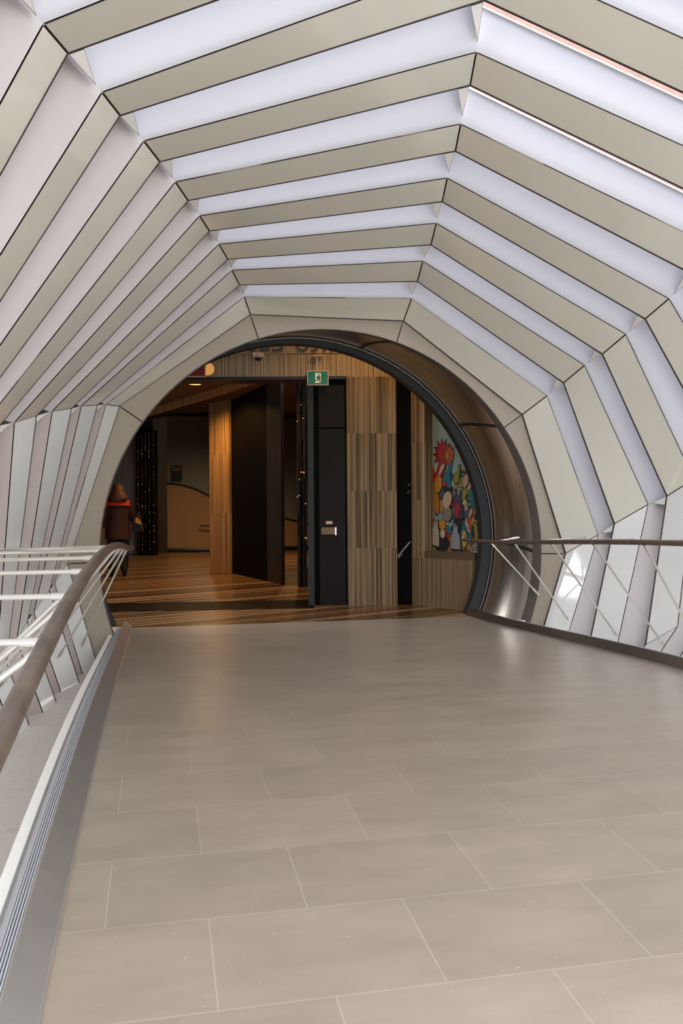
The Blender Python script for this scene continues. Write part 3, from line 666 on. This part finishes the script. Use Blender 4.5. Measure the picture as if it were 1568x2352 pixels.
outlined('olive_shape', [(1046, 1090), (1051, 1086), (1053, 1070), (1059, 1068), (1056, 1090), (1055, 1108), (1047, 1111), (1043, 1102)], (0.27, 0.27, 0.02, 1), .004)
outlined('peach_shape', blob(1071, 1104, 6, 16, .2), (0.58, 0.40, 0.24, 1), .004)
outlined('orange_oval', blob(1003, 1155, 7, 26, -.1), (0.48, 0.20, 0.03, 1), .004)
outlined('cream_head', blob(1028, 1148, 10, 20, .2), (0.55, 0.42, 0.27, 1), .004)
outlined('grey_cloak', blob(1028, 1180, 10, 18, 0), (0.24, 0.21, 0.17, 1), .003)
outlined('purple_shape', [(1043, 1146), (1049, 1134), (1052, 1144), (1057, 1128), (1061, 1130), (1060, 1150), (1064, 1190), (1046, 1192)], (0.06, 0.05, 0.09, 1), .003)
outlined('crimson_shape', blob(1051, 1172, 6, 18, .1), (0.42, 0.012, 0.03, 1), .006)
outlined('white_shape', [(991, 1250), (992, 1215), (997, 1212), (998, 1196), (1001, 1197), (1001, 1210), (1004, 1196), (1007, 1198), (1006, 1212), (1009, 1218), (1009, 1256)], (0.55, 0.47, 0.36, 1), .006)
outlined('flame', blob(1017, 1205, 7, 14, 0, 16, .25), (0.60, 0.25, 0.02, 1), .004)
outlined('pale_disc', blob(1018, 1226, 5.5, 10), (0.60, 0.46, 0.30, 1), .008)
outlined('black_coat', blob(1020, 1248, 11, 16), BLK, .005)
outlined('pale_grey_shape', [(1036, 1260), (1038, 1228), (1041, 1222), (1044, 1202), (1047, 1202), (1047, 1212), (1052, 1204), (1052, 1222), (1057, 1232), (1058, 1262)], (0.32, 0.33, 0.36, 1), .006)
outlined('yellow_shape', blob(1067, 1238, 6, 20), (0.55, 0.42, 0.03, 1), .006)
outlined('tan_oval', blob(1067, 1236, 3.5, 8), (0.58, 0.40, 0.25, 1), .011)
outlined('silver_shape', blob(1072, 1166, 5, 8), (0.33, 0.31, 0.33, 1), .005)
outlined('cream_hand', [(1078, 1190), (1081, 1172), (1087, 1166), (1086, 1178), (1080, 1191)], (0.58, 0.47, 0.34, 1), .007)

# oblique wall of pillars on the left of the lobby
PT = 2.068
P0, P1, P2, P3 = gp(481, 16.35), gp(527, 15.9), gp(613, 14.0), gp(646, 13.35)
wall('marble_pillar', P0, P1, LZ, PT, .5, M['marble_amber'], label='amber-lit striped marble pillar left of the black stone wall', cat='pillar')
wall('stone_wall', P1+cf*.12, P2, LZ, PT, .05, M['black_stone'], label='large black stone wall panel between the amber pillar and the far opening', cat='wall panel')
wall('dark_pier', P2-cf*.02, P3, LZ, PT, .05, M['marble_dark'], label='dark brown striped pier left of the bright far opening', cat='pillar')
# marble-faced beam (bulkhead) above them, lamp glow put into its bright colour
B0 = gp(340, 15.4); B1 = gp(705, 13.0)
bulk = wall('wall_bulkhead', gp(300, 19.5), gp(706, 12.45), 2.07, 3.0, .06, marble('lamplit_marble', [(0.28, 0.14, 0.03, 1), (0.62, 0.36, 0.09, 1), (0.85, 0.55, 0.18, 1)], 9, 5.0), label='marble beam above the pillars with painted amber lamplight', kind='structure')
# curved back wall, its painted band and poster
BD = 24.9
m = MB(); pts = []
for k in range(13):
    px = 384+k*(720-384)/12; d = BD+1.2*((px-384)/336)**2; pts.append(gp(px, d))
zt = 2.78
m.loft([[p+Vector((0, 0, LZ)) for p in pts], [p+Vector((0, 0, zt)) for p in pts]], closed=False)
o = m.build('wall_back', mat('grey_green_wall', (0.17, 0.175, 0.15, 1), .7)); tag(o, 'curved grey back wall of the lobby', kind='structure')
md = o.modifiers.new('solid', 'SOLIDIFY'); md.thickness = .1; md.offset = 1
wall('wall_back_side', gp(352, 25.6), gp(385, 24.88), LZ, zt, .3, mat('tan_wall', (0.20, 0.125, 0.06, 1), .7), label='tan return of the back wall', kind='structure')
# lower tan area with an arched top, 2 cm proud
m = MB(); low = []; up = []
for k in range(29):
    px = 384+k*(716-384)/28; d = BD-.03+1.2*((px-384)/336)**2
    py = 1111 + 0.0031*(px-384)**2 if px < 500 else 1111+0.0031*116**2 + (px-500)*.25
    p = gp(px, d); low.append(p+Vector((0, 0, LZ))); up.append(p+Vector((0, 0, zz(py, px, d))))
bk = cf*.02
m.loft([low, up, [p+bk for p in up], [p+bk for p in low]], closed=False, wrap=True)
o = m.build('wall_back_dado', mat('tan_dado', (0.33, 0.19, 0.085, 1), .7)); tag(o, 'tan lower area with a curved top on the back wall', kind='structure')
m = MB(); m.tube([p-cf*.012+Vector((0, 0, .01)) for p in up], .028, 6); o = m.build('trim_5', M['dark']); tag(o, 'black curved line across the back wall', kind='structure')
m = MB(); m.tube([p-cf*.03+Vector((0, 0, .05)) for p in low], .07, 6); o = m.build('baseboard_back', M['dark']); tag(o, kind='structure')
ps = empty('poster', gp(405, BD-.05)+Vector((0, 0, zz(1086, 405, BD))), 'small dark poster on the grey back wall', 'poster')
wall('backing', gp(393, BD-.06), gp(418, BD-.06), zz(1104, 405, BD), zz(1069, 405, BD), .04, M['dark'], ps)
wall('picture', gp(396, BD-.068), gp(415, BD-.068), zz(1082, 405, BD), zz(1072, 405, BD), .01, mat('poster_brown', (0.14, 0.07, 0.03, 1), .6, noise=.6, nscale=9), ps)
m = MB(); A = gp(458, BD-.12); A.z = zz(1207.5, 458, BD); Bq = gp(484, BD-.12); Bq.z = zz(1207, 484, BD); m.tube([A, Bq], .022, 8)
o = m.build('wall_rail', M['dark']); tag(o, 'short black bar on the tan part of the back wall', 'bar')
# marble wall at the far left behind the person, and dark bead-curtain columns
wall('wall_far_marble', gp(120, 23.2), gp(318, 23.8), LZ, 2.2, .3, marble('far_marble', [(0.07, 0.05, 0.03, 1), (0.16, 0.11, 0.07, 1), (0.26, 0.18, 0.11, 1)], 10, 2.0), label='striped marble wall behind the walking person', kind='structure')
gold = mat('gold_bead', (0.75, 0.42, 0.10, 1), .25, 1.0)
amberglow = emit('bead_glint', (1.0, 0.45, 0.08, 1), 0.5)  # glint of the gold beads put in as weak emission
wall('wall_glitter_column', gp(314, 22.9), gp(357, 22.9), LZ, 2.2, .3, M['black_stone'], label='black column behind the bead curtain', kind='structure')
def curtain(x0, x1, d, n, z0, z1, label, bead_r, nb, wire):
    root = empty('bead_curtain', gp((x0+x1)/2, d)+Vector((0, 0, z0)), label, 'curtain')
    for k in range(n):
        px = x0+(x1-x0)*(k+.5)/n + random.uniform(-1, 1); dd = d+random.uniform(-.06, .06); g = gp(px, dd)
        m = MB(); m.tube([g+Vector((0, 0, z0)), g+Vector((0, 0, z1))], wire, 6)
        if nb > 12 or wire > .009:
            z = z0
            while z < z1-.2:
                h = random.uniform(.25, .8)
                if random.random() < .6: m.tube([g+Vector((0, 0, z)), g+Vector((0, 0, min(z1, z+h)))], wire*1.9, 8)
                z += h
        st_ = m.build('strand', M['dark'], root, smooth=40)
        m = MB()
        for q in range(nb):
            zq = random.uniform(z0+.1, z1-.1); m.sphere(tuple(g+Vector((0, 0, zq))-cf*.03), bead_r*random.uniform(.7, 1.2), 8, 6)
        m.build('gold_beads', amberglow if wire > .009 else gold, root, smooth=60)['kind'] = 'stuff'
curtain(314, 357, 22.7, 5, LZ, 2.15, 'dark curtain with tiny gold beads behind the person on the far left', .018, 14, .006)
curtain(681, 705, 12.9, 5, LZ, 1.95, 'hanging dark rods with gold beads, glint put in as glow, left of the door jamb', .012, 2, .013)

# spots in the lobby, some of them unseen added fill
for px, d, z, wt, cone in LOBBY_SPOTS:
    l = bpy.data.lights.new('lobby_spot', 'SPOT'); l.energy = wt; l.color = WARM if d < 18 or px > 600 else (1.0, 0.70, 0.42); l.spot_size = math.radians(cone*2); l.spot_blend = .8; l.shadow_soft_size = .06
    o = bpy.data.objects.new('lobby_spot', l); COL.objects.link(o); p = gp(px, d); o.location = (p.x, p.y, z)
dl = empty('downlight', gp(450, 14.75)+Vector((0, 0, ZC)), 'recessed warm downlight in the brown lobby ceiling', 'light')
m = MB(); g = gp(450, 14.75)
m.loft([[g+Vector((.13*math.cos(a*.3927), .13*math.sin(a*.3927), ZC-.004)) for a in range(16)], [g+Vector((.10*math.cos(a*.3927), .10*math.sin(a*.3927), ZC-.012)) for a in range(16)]])
m.build('trim_ring', M['steel'], dl, smooth=40)
m = MB(); m.prism([g+Vector((.10*math.cos(a*.3927), .10*math.sin(a*.3927), ZC-.012)) for a in range(16)], [g+Vector((.10*math.cos(a*.3927), .10*math.sin(a*.3927), ZC-.004)) for a in range(16)])
m.build('lens', emit('warm_lens', (1.0, 0.5, 0.16, 1), 2.2), dl)

# glowing round wall lamp, red sign, exit sign, dome camera, lettering
def disc(px, py, d, r, th, n=24):
    g = gp(px, d); g.z = zz(py, px, d); u = cr0
    return [g+u*(r*math.cos(2*math.pi*k/n))+Vector((0, 0, r*math.sin(2*math.pi*k/n))) for k in range(n)], -cf*th
gl = empty('wall_lamp', gp(482, D1)+Vector((0, 0, zz(848, 482, D1))), 'round glowing amber lamp on the marble header beside the red sign', 'light')
l_, t_ = disc(480, 848, D1-.002, .076, .03); m = MB(); m.prism(l_, [p+t_ for p in l_]); m.build('globe', emit('amber_globe', (0.9, 0.42, 0.11, 1), .42), gl)
l_, t_ = disc(480, 848, D1-.001, .082, .012); m = MB(); m.prism(l_, [p+t_ for p in l_]); m.build('ring', mat('brass', (0.4, 0.25, 0.1, 1), .35, 1), gl)
DS = D1-.042
rs = empty('wall_sign', gp(455, DS)+Vector((0, 0, zz(850, 455, DS))), 'dark red sign with a pale border at the upper left of the doorway', 'sign')
wall('sign_board', gp(415, DS), gp(474, DS), zz(866, 455, DS), zz(800, 455, DS), .03, mat('pale_border', (0.62, 0.45, 0.30, 1), .5), rs)
wall('sign_face', gp(417, DS-.003), gp(472, DS-.003), zz(863.5, 455, DS), zz(802, 455, DS), .004, mat('deep_red', (0.17, 0.006, 0.012, 1), .45), rs)
DE = D1-.066
ex = empty('exit_sign', gp(732, DE)+Vector((0, 0, zz(868, 732, DE))), 'green running-man exit sign hung above the dark door', 'sign')
wall('sign_border', gp(707, DE), gp(756.5, DE), zz(885, 732, DE), zz(850.5, 732, DE), .05, mat('cream_plastic', (0.55, 0.43, 0.30, 1), .4), ex, bevel=.003)
wall('sign_face', gp(709.5, DE-.004), gp(754.5, DE-.004), zz(882.5, 732, DE), zz(853, 732, DE), .006, emit('exit_green', (0.003, 0.11, 0.055, 1), .32), ex)
pale = emit('exit_white', (0.62, 0.60, 0.42, 1), .35)
def flat(name, polys, d, mt, parent):
    m = MB()
    for pl in polys:
        q = []
        for (px, py) in pl:
            g = gp(px, d); g.z = zz(py, px, d); q.append(g)
        m.prism(q, [p+cf*.0015 for p in q])
    o = m.build(name, mt); bpy.context.view_layer.update(); o.parent = parent; o.matrix_parent_inverse = parent.matrix_world.inverted(); return o
flat('pictogram_door', [[(726, 856.5), (739, 856.5), (739, 879.5), (725.5, 879.5)]], DE-.007, pale, ex)
flat('running_man', [blob(734.3, 860.3, 2.0, 2.3, 0, 12), [(730.5, 863), (736, 863.5), (736.5, 870.5), (731.5, 870.5)], [(735, 863.5), (739.3, 867.5), (738.6, 868.9), (735, 867)], [(731, 863.5), (728.3, 867.5), (729, 871), (730.3, 870.2), (729.9, 868), (732.5, 866)],
      [(733.5, 869.5), (736.5, 870), (737.3, 873.5), (738.3, 879), (736.3, 879.3), (735, 874.5)], [(731.5, 869.5), (734.5, 870.5), (731, 875), (724.5, 874.8), (724.5, 873), (729.5, 872.8)]], DE-.010, mat('exit_dark_green', (0.003, 0.075, 0.038, 1), .4), ex)
m = MB(); A = gp(730, DE+.02); m.tube([Vector((A.x, A.y, zz(851, 730, DE))), Vector((A.x, A.y, zz(818, 730, DE)))], .010, 10); m.build('hanger', mat('cream_rod', (0.5, 0.38, 0.25, 1), .4), ex)
wall('hanger_plate', gp(721, DE), gp(744, DE), zz(818, 730, DE), zz(815, 730, DE), .05, bpy.data.materials['cream_rod'], ex)
cmr = empty('dome_camera', gp(596, D1-.12)+Vector((0, 0, zz(812, 596, D1-.12))), 'pale dome security camera on the marble header', 'camera')
g = gp(596, D1-.12); zt_ = zz(811, 596, D1-.12); zb_ = zz(822, 596, D1-.12)
m = MB(); m.loft([[g+Vector((r_*math.cos(a*.2618), r_*math.sin(a*.2618), z)) for a in range(24)] for r_, z in ((.02, zt_), (.066, zt_), (.068, zt_-.01), (.062, zb_+.012), (.052, zb_), (.02, zb_))])
m.build('housing', mat('camera_white', (0.50, 0.40, 0.31, 1), .4), cmr, smooth=40)
m = MB(); m.sphere((g.x, g.y, zb_), .038, 16, 10, (1, 1, .95)); m.build('dome', M['dark'], cmr, smooth=60)
m = MB(); m.tube([g+Vector((0, 0, zt_-.01)), g+cf*.14+Vector((0, 0, zt_-.01))], .03, 10); m.build('bracket', bpy.data.materials['camera_white'], cmr, smooth=40)
cv = bpy.data.curves.new('lettering', 'FONT'); cv.body = 'Toronto Eaton Centre'; cv.size = .31; cv.extrude = .008; cv.space_character = 1.12
to = bpy.data.objects.new('lettering_tmp', cv); COL.objects.link(to)
bpy.context.view_layer.update()
dg = bpy.context.evaluated_depsgraph_get(); me = bpy.data.meshes.new_from_object(to.evaluated_get(dg)); bpy.data.objects.remove(to)
xs = [v.co.x for v in me.vertices]
lo_ = empty('reversed_lettering', gp(700, D1)+Vector((0, 0, 2.04)), 'dark teal reversed shop lettering on the tan fascia above the header', 'lettering')
me.materials.append(mat('teal_letters', (0.055, 0.075, 0.075, 1), .5))
lt = bpy.data.objects.new('letters', me); COL.objects.link(lt)
# mirrored: the text's x axis runs towards the left of the picture
ORG = gp(912, D1-.02); ORG.z = zz(807.5, 690, D1)
ux = -cr0; uz = Vector((0, 0, 1)); uy = cf
lt.matrix_world = Matrix(((ux.x, uz.x, uy.x, ORG.x), (ux.y, uz.y, uy.y, ORG.y), (ux.z, uz.z, uy.z, ORG.z), (0, 0, 0, 1)))
bpy.context.view_layer.update(); mw = lt.matrix_world.copy(); lt.parent = lo_; lt.matrix_parent_inverse = lo_.matrix_world.inverted()

# ------------------------------------------------------------------ the person walking away
PD = 15.35; PB = gp(271, PD); PB.z = LZ
def pl(x, y, z): return Vector((x, y, z))     # local: x right, y away, z up
person = empty('person', PB, 'person with long auburn hair in a dark red coat walking away with a bag', 'person'); person.rotation_euler = (0, 0, -YAW+.25)
def skin(name, verts, edges, radii, mt, parent, sub=2, root=0):
    me = bpy.data.meshes.new(name); me.from_pydata([tuple(v) for v in verts], edges, []); o = bpy.data.objects.new(name, me); COL.objects.link(o)
    o.parent = parent
    md = o.modifiers.new('skin', 'SKIN'); md.use_smooth_shade = True
    for k, r in enumerate(radii):
        d = me.skin_vertices[0].data[k]; d.radius = r if isinstance(r, tuple) else (r, r); d.use_root = (k == root)
    s = o.modifiers.new('sub', 'SUBSURF'); s.levels = sub; s.render_levels = sub
    me.materials.append(mt); return o
skinm = mat('skin', (0.34, 0.17, 0.10, 1), .5)
# body: pelvis, spine, neck, head, arms with fingers, legs mid-stride
V_ = []; E_ = []; R_ = []
def add(p, r, parent=None):
    V_.append(Vector(p)); R_.append(r); k = len(V_)-1
    if parent is not None: E_.append((parent, k))
    return k
pel = add((0, 0, .86), (.15, .10)); w1 = add((0, .01, 1.02), (.13, .09), pel); ch = add((0, .02, 1.22), (.16, .10), w1); nk = add((0, .03, 1.36), .055, ch); hb = add((0, .04, 1.45), .075, nk); hd = add((0, .05, 1.54), .085, hb); ht = add((0, .05, 1.60), .05, hd)
for sx_ in (-1, 1):
    hip = add((sx_*.09, 0, .80), .085, pel)
    kn = add((sx_*.10, .04 if sx_ > 0 else -.05, .45), .058, hip); an = add((sx_*.10, -.02 if sx_ > 0 else -.22, .09 if sx_ > 0 else .12), .036, kn)
    toe = add((sx_*.11, .14 if sx_ > 0 else -.08, .035 if sx_ > 0 else .03), .03, an)
    sh = add((sx_*.17, .02, 1.30), .06, ch); el = add((sx_*.23, -.04 if sx_ < 0 else .04, 1.04), .045, sh)
    wr = add((sx_*.25, .08 if sx_ > 0 else .02, .84 if sx_ < 0 else .98), .03, el)
    pa = add((sx_*.25, .12 if sx_ > 0 else .04, .78 if sx_ < 0 else .95), (.034, .02), wr)
    for q in range(4):
        f1 = add((sx_*(.25+.018*(q-1.5)), .15 if sx_ > 0 else .05+.008*(q-1.5), .735 if sx_ < 0 else .93), .009, pa)
        add((sx_*(.25+.018*(q-1.5)), .165 if sx_ > 0 else .065, (.70-.006*abs(q-1.5)) if sx_ < 0 else .90), .0075, f1)
    th_ = add((sx_*.21, .12 if sx_ > 0 else .05, .80 if sx_ < 0 else .95), .010, pa); add((sx_*.20, .14 if sx_ > 0 else .06, .765 if sx_ < 0 else .92), .008, th_)
body = skin('body', V_, E_, R_, skinm, person)
def clothes(name, loops, mt, n=20):
    m = MB(); lo = []
    for (cx_, cy_, z, rx, ry) in loops:
        lo.append([(cx_+rx*math.cos(2*math.pi*k/n), cy_+ry*math.sin(2*math.pi*k/n)*(1+.04*math.sin(5*k)), z) for k in range(n)])
    m.loft(lo); b0 = len(m.v)
    m.f.append(tuple(range(n))); m.f.append(tuple(range(b0-n, b0)))
    o = m.build(name, mt, None, smooth=60); o.parent = body; return o
coat = mat('dark_red_coat', (0.030, 0.005, 0.006, 1), .8, noise=.4, nscale=12)
clothes('coat', [(0, 0, .66, .225, .17), (0, .01, .85, .215, .16), (0, .01, 1.02, .185, .135), (0, .02, 1.20, .205, .14), (0, .02, 1.30, .215, .125), (0, .03, 1.355, .15, .10), (0, .03, 1.39, .07, .07)], coat)
collar = mat('red_shoulder', (0.42, 0.02, 0.02, 1), .8)
clothes('red_shawl', [(0, .01, 1.25, .235, .155), (0, .02, 1.315, .222, .14), (0, .03, 1.375, .13, .10), (0, .03, 1.41, .07, .07)], collar)
for sx_ in (-1, 1):
    m = MB(); m.tube([(sx_*.17, .02, 1.31), (sx_*.235, -.03 if sx_ < 0 else .03, 1.04), (sx_*.25, .06 if sx_ > 0 else .015, .87 if sx_ < 0 else 1.0)], [.085, .07, .055], 14); s_ = m.build('sleeve', coat, None, smooth=60); s_.parent = body
    m = MB(); zA = .12 if sx_ > 0 else .16
    m.tube([(sx_*.09, 0, .86), (sx_*.10, .04 if sx_ > 0 else -.05, .45), (sx_*.10, -.02 if sx_ > 0 else -.21, zA)], [.11, .085, .068], 16); s_ = m.build('trouser_leg', mat('black_trousers', (0.006, 0.006, 0.007, 1), .8), None, smooth=60); s_.parent = body
    m = MB(); y_ = -.02 if sx_ > 0 else -.22; z_ = .0 if sx_ > 0 else .02
    m.tube([(sx_*.10, y_-.01, .20+z_), (sx_*.10, y_-.01, .09+z_), (sx_*.105, y_+.05, .05), (sx_*.11, y_+.20, .034)], [.05, .05, .045, .03], 14); s_ = m.build('boot', M['dark'], None, smooth=60); s_.parent = body
hair = mat('auburn_hair', (0.055, 0.015, 0.006, 1), .6, noise=.5, nscale=25, bump=.6)
m = MB(); lo = []
for (z, rx, ry, cy_) in ((1.645, .02, .02, .04), (1.635, .055, .06, .04), (1.60, .078, .095, .03), (1.54, .098, .115, .02), (1.47, .125, .12, -.01), (1.40, .158, .11, -.05), (1.35, .17, .08, -.08), (1.32, .10, .05, -.10)):
    lo.append([(rx*math.cos(2*math.pi*k/28)*(1+.07*math.sin(k*2.3+z*40)), cy_+ry*math.sin(2*math.pi*k/28)*(1+.07*math.cos(k*3.1+z*30)), z) for k in range(28)])
m.loft(lo); m.f.append(tuple(range(28))); n_ = len(m.v); m.f.append(tuple(range(n_-28, n_)))
o = m.build('hair', hair, None, smooth=60); o.parent = body
# handbag held on the right
bag = empty('handbag', PB+cr0*.33+Vector((0, 0, .78)), 'black handbag with an amber highlight at the person\'s right side', 'bag')
bag.rotation_euler = (0, 0, -YAW)
m = MB(); m.prism([(-.09, -.05, .0), (.12, -.05, .02), (.12, .05, .02), (-.09, .05, 0)], [(-.06, -.03, .30), (.05, -.03, .36), (.05, .03, .36), (-.06, .03, .30)])
o = m.build('bag_body', M['dark'], None, bevel=.012); o.parent = bag
m = MB(); m.tube([(-.05, 0, .30), (-.05, 0, .48), (.0, 0, .52), (.04, 0, .48), (.04, 0, .34)], .008, 8); o = m.build('bag_handle', M['dark'], None, smooth=60); o.parent = bag
m = MB(); m.prism([(-.02, -.056, .17), (.10, -.056, .13), (.10, -.050, .13), (-.02, -.050, .17)], [(-.0, -.050, .27), (.06, -.045, .22), (.06, -.04, .22), (0, -.044, .27)])
o = m.build('bag_glow_patch', mat('amber_glow_paint', (0.55, 0.22, 0.05, 1), .3), None); o.parent = bag  # amber glow on the black bag, painted as a raised patch

# brick building outside, seen through the clear roof strips
m = MB(); m.box(3.5, 13.5, 12, 20, 3.0, 9)
bmat = mat('outside_brick', (0.32, 0.19, 0.12, 1), .8, noise=.2, nscale=3)
o = m.build('building', bmat); tag(o, 'brown brick building outside, seen through the clear roof strip', 'building')
